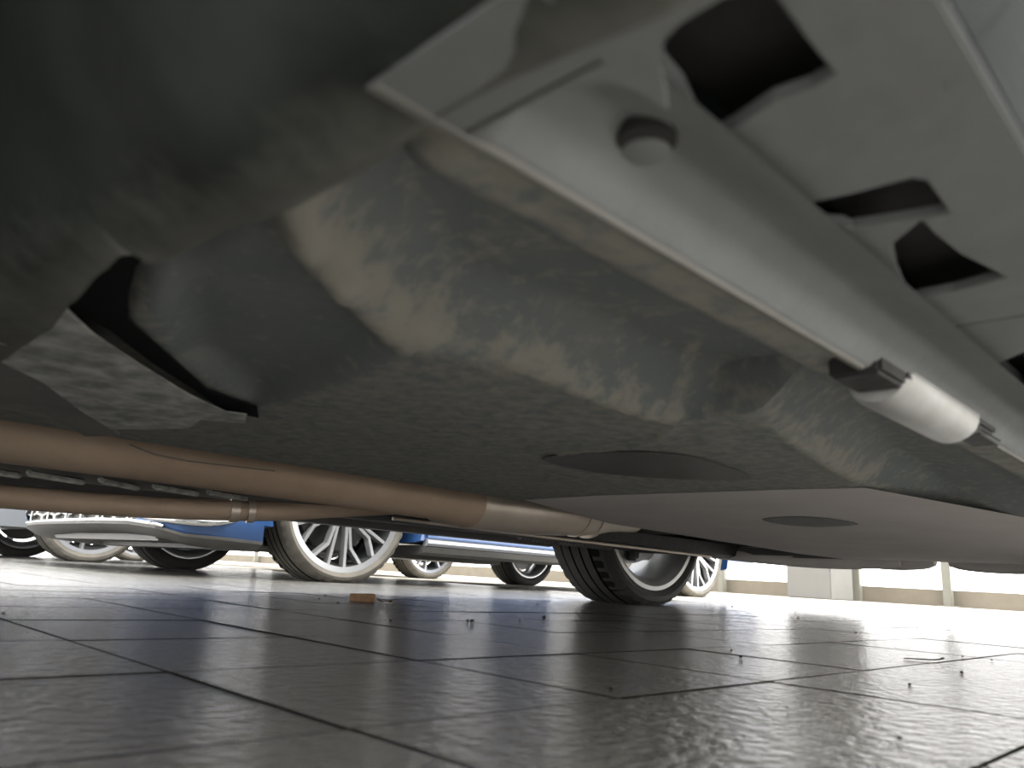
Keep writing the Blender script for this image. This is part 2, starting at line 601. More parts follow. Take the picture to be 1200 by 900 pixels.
# ------------------------------------------------------------------ car bodies
def silhouette(xf, xr, front, rear, zs, R=0.395, roof=1.43):
    """side outline (x, z) of a car body with two wheel arches open at the bottom"""
    def arch(xc):
        a0 = math.asin(min(1, (zs - 0.32) / R)) if abs(zs - 0.32) < R else 0
        return [(xc + R * math.cos(PI - a0 - (PI - 2 * a0) * i / 14), 0.32 + R * math.sin(PI - a0 - (PI - 2 * a0) * i / 14)) for i in range(15)]
    p = [(front + 0.10, zs), ]
    p += arch(xf) + arch(xr)
    p += [(rear - 0.12, zs + 0.04), (rear - 0.02, zs + 0.14), (rear, 0.55), (rear - 0.05, 0.95), (rear - 0.35, 1.05),
          (xr - 0.35, roof - 0.08), (xr - 1.2, roof), (xf + 1.0, roof - 0.06), (xf + 0.35, 0.98), (front + 0.35, 0.82),
          (front + 0.05, 0.66), (front, 0.45), (front + 0.03, zs + 0.08)]
    return p


def body_mb(prof, y0, y1):
    """body: side profile swept across the car, sides tucked in towards the roof and the edges"""
    n = len(prof)
    cx = sum(p[0] for p in prof) / n
    lay = [(0.0, 0.985, 0.012), (0.012, 0.995, 0.004), (0.03, 1.0, 0.0)]
    lay = [(t, s, d) for t, s, d in lay] + [(1 - t, s, d) for t, s, d in reversed(lay)]
    v = []
    for t, s, d in lay:
        for (x, z) in prof:
            y = y0 + (y1 - y0) * t
            if z > 0.85:
                y += (0.5 - t) * (z - 0.85) * 0.55
            v.append((cx + (x - cx) * s, y, z - d * (1 if z > 0.6 else -1) * (0 if 0.2 < z < 0.6 else 1)))
    f = []
    for i in range(len(lay) - 1):
        for j in range(n):
            j2 = (j + 1) % n
            f.append((i * n + j, i * n + j2, (i + 1) * n + j2, (i + 1) * n + j))
    tri = tessellate_polygon([[Vector((p[0], p[1], 0)) for p in prof]])
    f += [tuple(t) for t in tri] + [tuple((len(lay) - 1) * n + i for i in t[::-1]) for t in tri]
    return MB().add(v, f)


def side_glass(xf, xr, y0, y1, roof=1.43):
    poly = [(xf + 0.62, 0.97), (xf + 1.1, roof - 0.14), (xr - 1.15, roof - 0.09), (xr - 0.42, roof - 0.17), (xr - 0.25, 0.99)]
    return poly


def parked_car(name, label, paint, xf, xr, yn, yf, zs, key_n, key_f, turn=0.0, group=None, nose=0.86):
    t = thing(name, label, 'car', ((xf + xr) / 2, (yn + yf) / 2, 0), group)
    ox, oy = t.location.x, t.location.y
    front, rear = xf - nose, xr + 0.85
    prof = [(x - ox, z) for x, z in silhouette(xf, xr, front, rear, zs)]
    obj('body', body_mb(prof, yn - oy, yf - oy), paint, t, smooth=30)
    under = MB()
    under.box(((xf + xr) / 2 - ox, 0, zs + 0.10), (xr - xf - 0.82, yf - yn - 0.10, 0.18))
    under.box((xf - ox, 0, 0.45), (0.80, yf - yn - 0.56, 0.5))
    under.box((xr - ox, 0, 0.42), (0.80, yf - yn - 0.56, 0.46))
    obj('underbody', under, M['black'], t, bevel=0.02)
    for y, s in ((yn, -1), (yf, 1)):
        g_ = MB()
        poly = [(x - ox, z) for x, z in side_glass(xf, xr, yn, yf)]
        v = []
        for d in (0.004, -0.01):
            for x, z in poly:
                yy = (y - oy) - s * ((z - 0.85) * 0.275) + s * d
                v.append((x, yy, z))
        k = len(poly)
        g_.add(v, [tuple(range(k)), tuple(range(2 * k - 1, k - 1, -1))] + [(i, (i + 1) % k, k + (i + 1) % k, k + i) for i in range(k)])
        obj('side_window', g_, M['glass'], t)
    for x in (xf, xr):
        wheel(t, key_n, x - ox, yn + 0.12 - oy, -1, turn)
        wheel(t, key_f, x - ox, yf - 0.12 - oy, 1, turn)
    return t


# blue car ---------------------------------------------------------
BXF, BXR, BYN, BYF = 1.86, 4.65, 2.80, 4.58
blue = parked_car('blue_car', 'bright blue car with forked silver wheels parked behind the near car', M['blue'], BXF, BXR, BYN, BYF, 0.19,
                  'blue', 'far', math.radians(150), nose=0.76)
bo = Vector((blue.location.x, blue.location.y, 0))


def rel(pts):
    return [(p[0] - bo.x, p[1] - bo.y) for p in pts]


# side skirt of the blue car, stepped section run along the sill
for y0, s in ((BYN, 1), (BYF, -1)):
    for nm, m_, lab, sec in (
            ('side_skirt', M['splitter'], 'grey plastic lower skirt', [(0.004, 0.182), (-0.004, 0.176), (0.012, 0.150), (0.05, 0.137), (0.30, 0.142), (0.30, 0.18)]),
            ('sill_trim', M['pale_paint'], 'pale glossy sill band', [(-0.004, 0.212), (-0.016, 0.205), (-0.020, 0.192), (-0.006, 0.180), (0.02, 0.180), (0.02, 0.212)]),
            ('sill_panel', M['blue'], None, [(0.0, 0.30), (-0.006, 0.25), (-0.014, 0.225), (-0.012, 0.214), (0.02, 0.214), (0.03, 0.30)])):
        b = MB().prism([(y0 - bo.y + s * a, z) for a, z in sec], BXF + 0.42 - bo.x, BXR - 0.42 - bo.x, 'x')
        obj(nm, b, m_, blue, smooth=35, label=lab)
# front bumper lip, grille with honeycomb cells, bumper reflection built as a chrome tube
FX = BXF - 0.79
CY = (BYN + BYF) / 2
# plan outline from the middle of the nose round the corner to the arch: x, y, top z, bottom z
half = [(FX - 0.05, CY, 0.186, 0.150), (FX - 0.045, CY - 0.4, 0.186, 0.150), (FX - 0.02, BYN + 0.22, 0.184, 0.145), (FX + 0.02, BYN + 0.06, 0.172, 0.132),
        (FX + 0.10, BYN + 0.0, 0.150, 0.116), (FX + 0.25, BYN - 0.01, 0.146, 0.106), (BXF - 0.385, BYN - 0.004, 0.140, 0.106)]
half = [half[0]] + [tuple(a + (b_ - a) * t for a, b_ in zip(half[i], half[i + 1])) for i in range(len(half) - 1) for t in (0.25, 0.5, 0.75, 1)]
full = [(x, 2 * CY - y, a, b_) for x, y, a, b_ in reversed(half[1:])] + half
b = MB()
nf = len(full)
v = []
for x, y, zt, zb in full:
    dx, dy = (FX + 0.55) - x, CY - y
    L_ = math.hypot(dx, dy)
    dx, dy = dx / L_, dy / L_
    for ins, z in ((0.05, zt + 0.006), (0.0, zt), (0.003, zt - 0.010), (0.06, zb + 0.004), (0.22, zb - 0.004), (0.36, zb + 0.02)):
        v.append((x + dx * ins - bo.x, y + dy * ins - bo.y, z))
b.add(v, [(i * 6 + k, i * 6 + k + 1, i * 6 + 7 + k, i * 6 + 6 + k) for i in range(nf - 1) for k in range(5)])
obj('splitter', b, M['splitter'], blue, smooth=35, label='grey plastic front splitter')
b = MB()
b.tube([(x - bo.x, y - bo.y, zt + 0.004) for x, y, zt, zb in full if x < FX + 0.06], 0.007, 8)
obj('lip_edge', b, M['chrome'], blue, smooth=40, label='bright top edge of the splitter')
for s_, nm in ((1, 0), (-1, 1)):
    b = MB()
    side = [p for p in half if p[1] < BYN + 0.2]
    v = []
    for x, y, zt, zb in side:
        for k, (z, o_) in enumerate(((zt, 0.004), (zt + 0.03, -0.004), (0.225, -0.010), (0.27, -0.006), (0.33, 0.0), (0.42, 0.0))):
            yy = y + o_ * 1.5
            v.append((x + o_ - bo.x, (yy if s_ > 0 else 2 * CY - yy) - bo.y, z))
    b.add(v, [(i * 6 + k, i * 6 + k + 1, i * 6 + 7 + k, i * 6 + 6 + k) for i in range(len(side) - 1) for k in range(5)])
    obj('bumper_side', b, M['blue'], blue, smooth=50)
b = MB()
b.box((FX + 0.45 - bo.x, 0, 0.118), (0.25, 1.45, 0.025))
b.box((FX + 0.25 - bo.x, 0, 0.135), (0.3, 1.3, 0.025))
obj('undertray', b, M['splitter'], blue, bevel=0.008)
b = MB()
b.box((FX + 0.02 - bo.x, 0, 0.26), (0.03, 1.34, 0.15))
obj('grille_backing', b, M['black'], blue)
b = MB()
r_ = 0.026
for i in range(-3, 4):
    for k in range(0, 3):
        yy = i * r_ * 7.4 + (k % 2) * r_ * 3.7
        zz = 0.205 + k * r_ * 1.5
        v = []
        for rad in (r_, r_ * 0.84):
            for xo in (-0.006, 0.012):
                for q in range(6):
                    a = PI / 6 + q * PI / 3
                    v.append((FX - bo.x + xo - 0.004, yy + 4.2 * rad * math.cos(a), zz + rad * math.sin(a)))
        f = []
        for q in range(6):
            q2 = (q + 1) % 6
            f += [(q, q2, 12 + q2, 12 + q), (q, 6 + q, 6 + q2, q2), (12 + q, 12 + q2, 18 + q2, 18 + q)]
        b.add(v, f)
gr_ = obj('honeycomb_grille', b, M['alloy_dark'], blue, label='silver honeycomb grille mesh')
gr_['kind'] = 'stuff'
for s in (-1, 1):
    for k in range(3):
        b = MB().box((FX - 0.006 - bo.x, s * (0.1 + 0.27 * k), 0.25), (0.02, 0.02, 0.12))
        obj('grille_bar', b, M['chrome'], blue, bevel=0.003)
b = MB()
P = [(FX - 0.01, BYN + 0.10, 0.196), (FX + 0.08, BYN - 0.002, 0.193), (FX + 0.18, BYN - 0.018, 0.194), (FX + 0.28, BYN - 0.016, 0.208)]
P = smoothpoly(P, 5, False)
b.tube([(p.x - bo.x, p.y - bo.y, p.z) for p in P], [0.004 + 0.012 * math.sin(PI * i / (len(P) - 1)) for i in range(len(P))], 10)  # chrome tube stands in for a reflection on the curved paint
obj('bumper_reflection', b, M['chrome'], blue, smooth=40, label='bright curved reflection on the bumper corner, built as a chrome tube')

# silver car behind, and two more further back ----------------------
silver = parked_car('silver_car', 'silver grey car parked beyond the blue car at the far left', M['grey_paint'], 1.64, 4.38, 5.28, 7.05, 0.17,
                    'silver', 'far', math.radians(20))
parked_car('white_car', 'white car in the row beyond the silver car, only its tyres showing', M['white_paint'], 2.9, 5.6, 7.95, 9.7, 0.3,
           'silver', 'far', 0.3)
so = silver.location
b = MB()
b.box((0.86 - so.x, 5.62 - so.y, 0.262), (0.03, 0.2, 0.055))
obj('vent', b, M['black'], silver, bevel=0.01, label='black bumper vent')

# ------------------------------------------------------------------ the near car, seen from below
own = thing('near_car', 'grey car seen from below, filling the upper part of the picture', 'car', (1.0, 0.95, 0.0))
OO = Vector((1.0, 0.95, 0.0))
OXF, OXR = -0.42, 2.30


def op(name, mb, m, smooth=None, bevel=False, label=None, parent=None):
    mb.v = [(x - OO.x, y - OO.y, z - OO.z) for x, y, z in mb.v]
    return obj(name, mb, m, parent or own, smooth=smooth, bevel=bevel, label=label)


prof = silhouette(OXF, OXR, OXF - 0.9, OXR + 0.86, 0.262)
op('body', body_mb(prof, 0.0, 1.88), M['own_paint'], smooth=30)
b = MB()
b.box((OXF - 0.42, 0.95, 0.25), (0.6, 1.3, 0.16))
op('front_apron', b, M['black'], bevel=0.03)
for x in (OXF, OXR):
    wheel(own, 'own', x - OO.x, 0.16 - OO.y, -1)
    wheel(own, 'own', x - OO.x, 1.68 - OO.y, 1, math.radians(36), cal=205)

# rocker cover with its openings
ZP = 0.185
H1 = pl(ZP, (768, 62), (800, 30), (850, 0), (905, -8), (945, 48), (976, 86), (950, 103), (905, 118), (872, 140), (845, 157), (822, 146), (800, 100))
H2 = pl(ZP, (935, 242), (1000, 228), (1068, 210), (1086, 213), (1112, 250), (1080, 256), (1000, 268), (948, 264))
H3 = pl(ZP, (1046, 288), (1080, 260), (1095, 275), (1125, 299), (1178, 325), (1120, 341), (1066, 351), (1052, 318))
pf_in = [(0.052, 0.034), (0.080, 0.094), (0.353, 0.094), (0.353, 0.034)]
op('rocker_cover', sheet(pf_in, [H1, H2, H3], ZP, 0.004), M['plate'], bevel=0.0012)
H4 = pl(0.187, (1168, 428), (1200, 414), (1215, 470), (1190, 476))
op('rocker_cover', sheet([(0.359, 0.034), (0.359, 0.094), (2.0, 0.094), (2.0, 0.034)], [H4], 0.187, 0.010), M['plate'], bevel=0.0012)
b = MB()
b.box((1.03, 0.065, 0.2065), (1.95, 0.062, 0.012))
op('rocker_inner', b, M['black'])
# outer skirt curling up to the body side
b = MB()
b.grid(2, 9, lambda u, v: (0.05 + 1.95 * u, 0.033 - 0.055 * math.sin(v * PI / 2), 0.186 + 0.085 * (1 - math.cos(v * PI / 2))))
op('rocker_skirt', b, M['own_paint'], smooth=60)
# raised disc at the front of the cover
ctr = at(728, -52, 0.169)
b = MB()
v0 = []
prof_d = [(0.0, 0.1735), (0.0085, 0.1735), (0.0095, 0.1700), (0.0110, 0.1690), (0.0155, 0.1690), (0.0168, 0.1697), (0.0175, 0.185)]
n = 36
for i in range(n):
    a = 2 * PI * i / n
    for r, z in prof_d:
        v0.append((ctr.x + r * math.cos(a), ctr.y + r * math.sin(a), z))
k = len(prof_d)
b.add(v0, [(i * k + j, i * k + j + 1, ((i + 1) % n) * k + j + 1, ((i + 1) % n) * k + j) for i in range(n) for j in range(k - 1)])
op('cover_boss', b, M['plate'], smooth=50)

# sill rail: swelling with a rounded front end, then the pinch flange
XB = 0.345                   # the flange stops at the jacking bracket
b = MB()


GSEC = [(0.0835, 0.1790), (0.090, 0.1810), (0.098, 0.1838), (0.1045, 0.1855), (0.107, 0.1852), (0.113, 0.1800), (0.119, 0.1745), (0.123, 0.1712), (0.127, 0.1702)]


def groove(u, v):
    x = 0.102 + 0.016 * u / 0.25 if u < 0.25 else 0.118 + 1.882 * ((u - 0.25) / 0.75) ** 1.5
    k = v * (len(GSEC) - 1)
    i = min(int(k), len(GSEC) - 2)
    y_, z_ = (GSEC[i][q] + (GSEC[i + 1][q] - GSEC[i][q]) * (k - i) for q in (0, 1))
    t = max(0.0, min(1.0, (x - 0.1035) / 0.011))
    t = t * t * (3 - 2 * t)
    return (x, y_, 0.1702 + (z_ - 0.1702) * t)


b.grid(70, 25, groove)
op('sill_rail', b, M['plate'], smooth=60)
for x0, x1 in ((0.078, XB), (0.57, 2.0)):
    b = MB()
    sec = [(0.120, 0.190), (0.1235, 0.1712), (0.1245, 0.1695), (0.127, 0.1695), (0.1275, 0.172), (0.1290, 0.1725), (0.131, 0.197), (0.128, 0.2)]
    b.prism(sec, x0, x1, 'x')
    op('pinch_flange', b, M['flange'], smooth=35)
# triangular front shoulder of the flange
sh = [(0.0775, 0.128), (0.1030, 0.128), (0.1040, 0.100), (0.1055, 0.092), (0.1090, 0.0865), (0.116, 0.0835), (0.125, 0.0830), (0.112, 0.076), (0.104, 0.070), (0.098, 0.050), (0.0775, 0.030)]
op('sill_end_plate', sheet(sh, [], 0.1702, 0.0012), M['plate'])
# plug in the rail
c = at(758, 160, 0.1835)
b = MB()
v0 = []
prof_d = [(0.0, 0.1802), (0.005, 0.1803), (0.0066, 0.1810), (0.0068, 0.19)]
for i in range(24):
    a = 2 * PI * i / 24
    for r, z in prof_d:
        v0.append((c.x + 0.0030 + r * math.cos(a), c.y + 0.0024 + r * math.sin(a), z))
b.add(v0, [(i * 4 + j, i * 4 + j + 1, ((i + 1) % 24) * 4 + j + 1, ((i + 1) % 24) * 4 + j) for i in range(24) for j in range(3)])
op('rail_plug', b, M['plate'], smooth=50)
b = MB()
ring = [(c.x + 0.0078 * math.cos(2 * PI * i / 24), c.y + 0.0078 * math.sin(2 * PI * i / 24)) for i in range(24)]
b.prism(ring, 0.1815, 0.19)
op('plug_shade', b, M['black'])  # black disc paints the shadowed crescent of the hole round the plug

# jacking bracket
b = MB()
p0, p1 = at(1035, 478, 0.175), at(1118, 492, 0.175)
b.tube([(0.383, 0.133, 0.178), (0.39, 0.133, 0.178), (0.50, 0.133, 0.178), (0.515, 0.133, 0.179)], [0.0150, 0.0168, 0.0168, 0.013], 20)
op('jacking_bracket', b, M['metal_bracket'], smooth=40)
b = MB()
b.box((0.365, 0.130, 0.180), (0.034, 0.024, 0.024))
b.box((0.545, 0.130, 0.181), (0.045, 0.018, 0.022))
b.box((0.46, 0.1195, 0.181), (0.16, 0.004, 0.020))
op('bracket_shade', b, M['black'], bevel=0.003)  # black boxes paint the dark hole and the shadow along the bracket

# floor pan -----------------------------------------------------------
ZB = 0.179                   # belly height


def seg_d(p, a, b_):
    ab = b_ - a
    t = max(0, min(1, (p - a).dot(ab) / max(1e-9, ab.dot(ab))))
    return (p - (a + ab * t)).length, t


def poly_d(p, pts):
    return min(seg_d(p, pts[i], pts[i + 1])[0] for i in range(len(pts) - 1))


def inside(p, poly):
    c_ = False
    n_ = len(poly)
    for i in range(n_):
        a, b_ = poly[i], poly[(i + 1) % n_]
        if (a.y > p.y) != (b_.y > p.y) and p.x < (b_.x - a.x) * (p.y - a.y) / (b_.y - a.y) + a.x:
            c_ = not c_
    return c_


def sm(a, b_, x):
    t = max(0.0, min(1.0, (x - a) / (b_ - a)))
    return t * t * (3 - 2 * t)


ridge = pl(ZB, (300, 215), (345, 260), (385, 320), (430, 365), (480, 408), (560, 425), (640, 450), (720, 478), (790, 492), (840, 440), (930, 520), (1010, 572))
ridge_hi = pl(ZB, (325, 245), (380, 315), (430, 365), (485, 405))
ridge_lo = pl(ZB, (590, 425), (650, 448), (720, 475), (785, 493))
blob = pl(ZB, (925, 515), (960, 535), (1000, 560), (1025, 570))
slab = pl(ZB, (150, 290), (200, 275), (330, 240), (400, 335), (475, 412), (400, 450), (300, 480), (200, 420))
recess = pl(ZB, (636, 536), (690, 529), (790, 530), (850, 545), (880, 560), (800, 560), (740, 556), (680, 549))
lipline = pl(ZB, (655, 531), (720, 525), (762, 519), (790, 498), (812, 468))
band_far = pl(ZB, (480, 165), (600, 262), (665, 300), (740, 340), (860, 395), (960, 440), (1090, 520))


def pan_point(x, y):
    p = Vector((x, y))
    z = ZB
    # channel between the flange and the dirt ridge: pressed upwards
    inner = Vector((x, y))
    yb = None
    for i in range(len(ridge) - 1):
        a, b_ = ridge[i], ridge[i + 1]
        lo, hi = min(a.x, b_.x), max(a.x, b_.x)
        if lo <= x <= hi and hi > lo:
            t = (x - a.x) / (b_.x - a.x)
            v_ = a.y + (b_.y - a.y) * t
            yb = v_ if yb is None else max(yb, v_)
    if yb is None:
        yb = ridge[0].y if x < ridge[0].x else ridge[-1].y
    chan = sm(0.156, 0.185, y) * (1 - sm(yb - 0.045, yb + 0.006, y))
    z += 0.034 * chan * (1 - sm(0.85, 1.15, x))
    if inside(p, slab):
        d = poly_d(p, slab + [slab[0]])
        z += 0.012 * sm(0, 0.02, d)
    # dirt
    n1 = noise.noise(Vector((x * 30, y * 30, 3.1)))
    n2 = noise.noise(Vector((x * 90, y * 90, 1.1)))
    dirt_shade = 0.0
    w1 = 0.011 + 0.007 * n1
    dirt_shade = max(dirt_shade, 0.85 * (1 - sm(w1 * 0.5, w1 * 2.2, poly_d(p, ridge_hi))))
    dirt_shade = max(dirt_shade, 0.70 * (1 - sm(w1 * 0.3, w1 * 1.7, poly_d(p, ridge_lo))))
    dirt_shade = max(dirt_shade, 0.70 * (1 - sm(w1 * 0.3, w1 * 2.0, poly_d(p, blob))))
    dirt_shade = max(dirt_shade, 0.62 * (1 - sm(0.150 + 0.006 * n1, 0.168 + 0.008 * n1, y)))
    dirt_shade = max(dirt_shade, 0.62 * (1 - sm(0.002, 0.007, poly_d(p, lipline))))
    if chan > 0.2:
        st = noise.noise(Vector((x * 45 + y * 10, y * 12, 7.7)))
        dirt_shade = max(dirt_shade, 0.14 + 0.22 * st)
    if y > yb - 0.01 and not inside(p, slab) and not inside(p, recess):
        dirt_shade = max(dirt_shade, 0.40 + 0.10 * n1)
    clump = dirt_shade > 0.6
    z -= (0.004 + 0.004 * n2) * sm(0.45, 0.8, dirt_shade)
    z += 0.016 * (1 - sm(0.094, 0.118, x))
    chipped = noise.noise(Vector((x * 75, y * 75, 9.3)))
    if dirt_shade > 0.45:
        dirt_shade -= 0.55 * max(0.0, chipped + 0.1)
    # rolled edge at the tunnel
    z += 0.03 * sm(0.80, 0.86, y)
    return z, dirt_shade


xs, ys = [], []
x = 0.084
while x < 2.0:
    xs.append(x)
    x += 0.0055 if x < 0.75 else 0.015
y = 0.128
while y < 0.87:
    ys.append(y)
    y += 0.0055 if y < 0.6 else 0.011
pan = MB()
dv = []
for x in xs:
    for y in ys:
        z, d = pan_point(x, y)
        pan.v.append((x, y, z))
        dv.append(d)
ny = len(ys)
pan.f = [(i * ny + j, i * ny + j + 1, (i + 1) * ny + j + 1, (i + 1) * ny + j) for i in range(len(xs) - 1) for j in range(ny - 1)]


def with_dirt_shade(o, vals):
    a = o.data.attributes.new('dirt_shade', 'FLOAT', 'POINT')
    a.data.foreach_set('value', vals)
    return o


with_dirt_shade(op('floor_pan', pan, M['pan'], smooth=70), dv)

# arch liner: dark sheet whose rear edge crosses the view at the top left
edge = [(0.0945, 0.05), (0.0955, 0.10)] + [(p.x, p.y) for p in pl(0.172, (480, 155), (410, 190), (340, 223), (270, 257), (215, 284), (200, 290), (178, 294), (152, 290), (136, 303), (105, 331), (76, 360), (45, 390), (10, 415))] + [(0.089, 0.60), (0.087, 0.9)]
edge = smoothpoly(edge, 3, False)
lin = MB()
nj = 22
dv = []
for i, p in enumerate(edge):
    for j in range(nj):
        s = j / (nj - 1)
        bx = 0.068 - 0.012 * sm(0.2, 0.4, p.y)
        xx = p.x + (bx - p.x) * sm(0, 0.3, s) - 0.075 * max(0, (s - 0.25) / 0.75)
        zz = 0.172 + (0.004 * sm(0, 0.3, s)) + 0.13 * max(0, (s - 0.25) / 0.75) ** 1.15
        zz += 0.006 * noise.noise(Vector((xx * 40, p.y * 25, 2.0)))
        lin.v.append((xx, p.y, zz))
        n1 = noise.noise(Vector((xx * 50, p.y * 30, 5.0)))
        dv.append(max(0, 0.62 - (2.3 - 1.2 * min(1, max(0, (p.y - 0.12) / 0.25))) * s + 0.10 * n1))  # dust fading upwards also paints the deepening shade of the arch
lin.f = [(i * nj + j, i * nj + j + 1, (i + 1) * nj + j + 1, (i + 1) * nj + j) for i in range(len(edge) - 1) for j in range(nj - 1)]
lo = op('arch_liner', lin, M['liner'], smooth=60)
with_dirt_shade(lo, dv)
sol = lo.modifiers.new('thickness', 'SOLIDIFY')
sol.thickness = 0.004
sol.offset = 1

# smeared shield hanging below the pan, its corner pointing right
ZS = 0.171
shp = pl(ZS, (77, 362), (110, 392), (160, 425), (220, 462), (262, 482), (289, 486), (287, 496), (235, 492), (222, 502), (170, 503),
         (130, 503), (95, 482), (50, 448), (0, 424), (-60, 410), (-60, 380))
op('heat_shield', sheet([(p.x, p.y) for p in shp], [], ZS, 0.0006), M['shield'])
shp = pl(0.1765, (76, 359), (105, 332), (135, 304), (150, 289), (178, 294), (160, 312), (150, 345), (150, 375), (195, 414), (242, 457), (301, 477), (303, 490), (266, 482), (176, 424), (129, 388), (98, 371))
op('gap_shade_sheet', sheet([(p.x, p.y) for p in shp], [], 0.1765, 0.001), M['gap_dark'], label='black sheet painting the shade in the joint')  # black sheet stands in for the unlit gap beside the shield
# darker curved tray below it
shp = pl(0.1715, (-80, 405), (0, 420), (60, 452), (130, 503), (140, 512), (100, 512), (40, 480), (0, 470), (-80, 455))
op('tunnel_tray', sheet([(p.x, p.y) for p in shp], [], 0.1722, 0.003), M['tray'])

b = MB()
b.tube([tuple(at(px, py, 0.1775)) for px, py in ((152, 521), (180, 532), (220, 540), (270, 546), (322, 552))], 0.0008, 6)
op('seam_bead', b, M['flange'], label='pale seam bead')

# exhaust -------------------------------------------------------------
b = MB()
P = smoothpoly([(-0.6, 0.93, 0.187), (-0.1, 0.93, 0.187), (0.3, 0.935, 0.186), (0.6, 0.945, 0.184), (0.78, 0.96, 0.183), (0.88, 0.98, 0.186)], 8, False)
b.tube(P, [0.033] * (len(P) - 8) + [0.033 + 0.009 * i / 7 for i in range(8)], 24)
op('exhaust_pipe', b, M['rust'], smooth=50, label='thick heat-browned front exhaust pipe')
b = MB()
P = smoothpoly([(-0.3, 1.30, 0.135), (0.1, 1.28, 0.136), (0.4, 1.24, 0.1385), (0.6, 1.18, 0.148), (0.72, 1.10, 0.165), (0.84, 1.03, 0.182)], 8, False)
b.tube(P, 0.0165, 22)
pp = op('exhaust_pipe', b, M['rust'], smooth=50, label='thinner lower exhaust pipe')
b = MB()
b.tube([(0.565, 1.192, 0.1465), (0.578, 1.188, 0.147)], 0.0195, 22)
b.tube([(0.590, 1.183, 0.1475), (0.600, 1.18, 0.148)], 0.0195, 22)
op('pipe_clamp', b, M['silencer'], smooth=50)
b = MB()
P = [(0.80, 1.0, 0.19), (0.83, 1.0, 0.19), (0.88, 1.0, 0.19), (0.93, 1.0, 0.19), (1.02, 0.995, 0.192), (1.12, 0.99, 0.196), (1.22, 0.985, 0.2), (1.28, 0.98, 0.2), (1.36, 0.98, 0.2)]
b.tube(P, [0.025, 0.04, 0.045, 0.044, 0.047, 0.047, 0.043, 0.032, 0.026], 28)
op('silencer', b, M['silencer'], smooth=50, label='dulled steel silencer')
for x in (1.17, 1.21):
    b = MB()
    b.tube([(x, 0.988, 0.1985), (x + 0.008, 0.988, 0.1985)], 0.0485, 28)
    op('silencer_band', b, M['silencer'], smooth=40)
# louvred shield between the pipes
b = MB()
b.box((0.26, 1.14, 0.166), (0.85, 0.16, 0.004))
op('tunnel_shield', b, M['tray'])
for k in range(7):
    b = MB()
    b.box((0.06 + 0.075 * k, 1.09, 0.1545 + 0.001 * k), (0.085, 0.012, 0.007), rz=0.55 + 0.15 * math.sin(k * 2), rx=0.4)
    op('louvre', b, M['shield'], bevel=0.002)
# tunnel roof
b = MB()
b.box((1.1, 1.0, 0.255), (2.6, 0.45, 0.006))
b.box((1.1, 1.22, 0.235), (2.6, 0.006, 0.04))
op('tunnel_roof', b, M['black'])
# far half of the floor and the far sill
b = MB()
b.box((1.0, 1.48, 0.222), (2.0, 0.55, 0.012))
op('far_floor', b, M['black'])
b = MB()
sec = [(1.70, 0.235), (1.705, 0.182), (1.715, 0.170), (1.73, 0.168), (1.77, 0.172), (1.84, 0.176), (1.87, 0.195), (1.88, 0.27), (1.80, 0.27)]
b.prism(sec, 0.0, 1.93, 'x')
op('far_sill', b, M['sill'], smooth=35)
b = MB()
sec = [(1.36, 0.215), (1.37, 0.180), (1.40, 0.170), (1.46, 0.171), (1.50, 0.215)]
b.prism(sec, 0.9, 2.75, 'x')
op('chassis_rail', b, M['black'], smooth=35)
b = MB()
b.tube([(1.0, 1.345, 0.174), (1.6, 1.345, 0.170), (2.3, 1.345, 0.168)], 0.0045, 10)
op('brake_line', b, M['silencer'], smooth=40)
# ribbed hose
b = MB()
P = [(1.50 + 0.008 * i, 1.45, 0.176) for i in range(50)]
b.tube(P, [0.013 + 0.003 * (i % 2) for i in range(50)], 14)
op('ribbed_hose', b, M['sill'], smooth=20)
for k, (x, y) in enumerate(((1.32, 1.2), (1.36, 1.25), (1.52, 1.3), (1.56, 1.28), (1.60, 1.33), (1.40, 1.38))):
    b = MB()
    b.box((x, y, 0.203), (0.02, 0.012, 0.012), rz=k)
    op('floor_clip', b, M['metal_bracket'], bevel=0.003)

# rear tray, axle, silencers at the back --------------------------------
slot = pl(0.1782, (893, 608), (930, 605), (970, 607), (1006, 614), (960, 617), (915, 614))
out = [(p.x, p.y) for p in pl(0.1782, (615, 586), (700, 581), (800, 578), (920, 574), (1013, 572), (1090, 586), (1230, 612))] + [(2.0, 0.14), (2.48, 0.12), (2.48, 0.98), (2.2, 1.0), (1.7, 0.96), (1.2, 0.92)]
op('rear_tray', sheet(out, [], 0.1782, 0.0003), M['rear'])
op('slot_shade', sheet([(p.x, p.y) for p in smoothpoly([tuple(q) for q in slot], 3)], [], 0.1774, 0.0006), M['black'])  # flat black sheet paints the shading of an indentation
op('dimple_shade', sheet([(p.x, p.y) for p in smoothpoly([tuple(q) for q in recess], 3)], [], 0.1772, 0.0006), M['sill'])  # flat dark sheet stands in for the unlit hollow in the floor
b = MB()
b.tube([(2.30, 0.30, 0.25), (2.30, 0.9, 0.235), (2.30, 1.55, 0.26)], 0.035, 18)
op('axle_beam', b, M['black'], smooth=40)
b = MB()
P = smoothpoly([(1.85, 1.50, 0.205), (2.05, 1.46, 0.192), (2.25, 1.42, 0.200), (2.4, 1.46, 0.22)], 6, False)
b.tube(P, 0.028, 16)
op('trailing_arm', b, M['black'], smooth=40)
b = MB()
P = smoothpoly([(2.52, 1.45, 0.19), (2.54, 1.2, 0.184), (2.55, 1.0, 0.181), (2.57, 0.85, 0.184)], 6, False)
b.tube(P, [0.02 + 0.012 * math.sin(PI * i / (len(P) - 1)) for i in range(len(P))], 16)
op('rear_pipe', b, M['rear'], smooth=40)
b = MB()
b.box((2.52, 0.75, 0.195), (0.03, 1.35, 0.03))
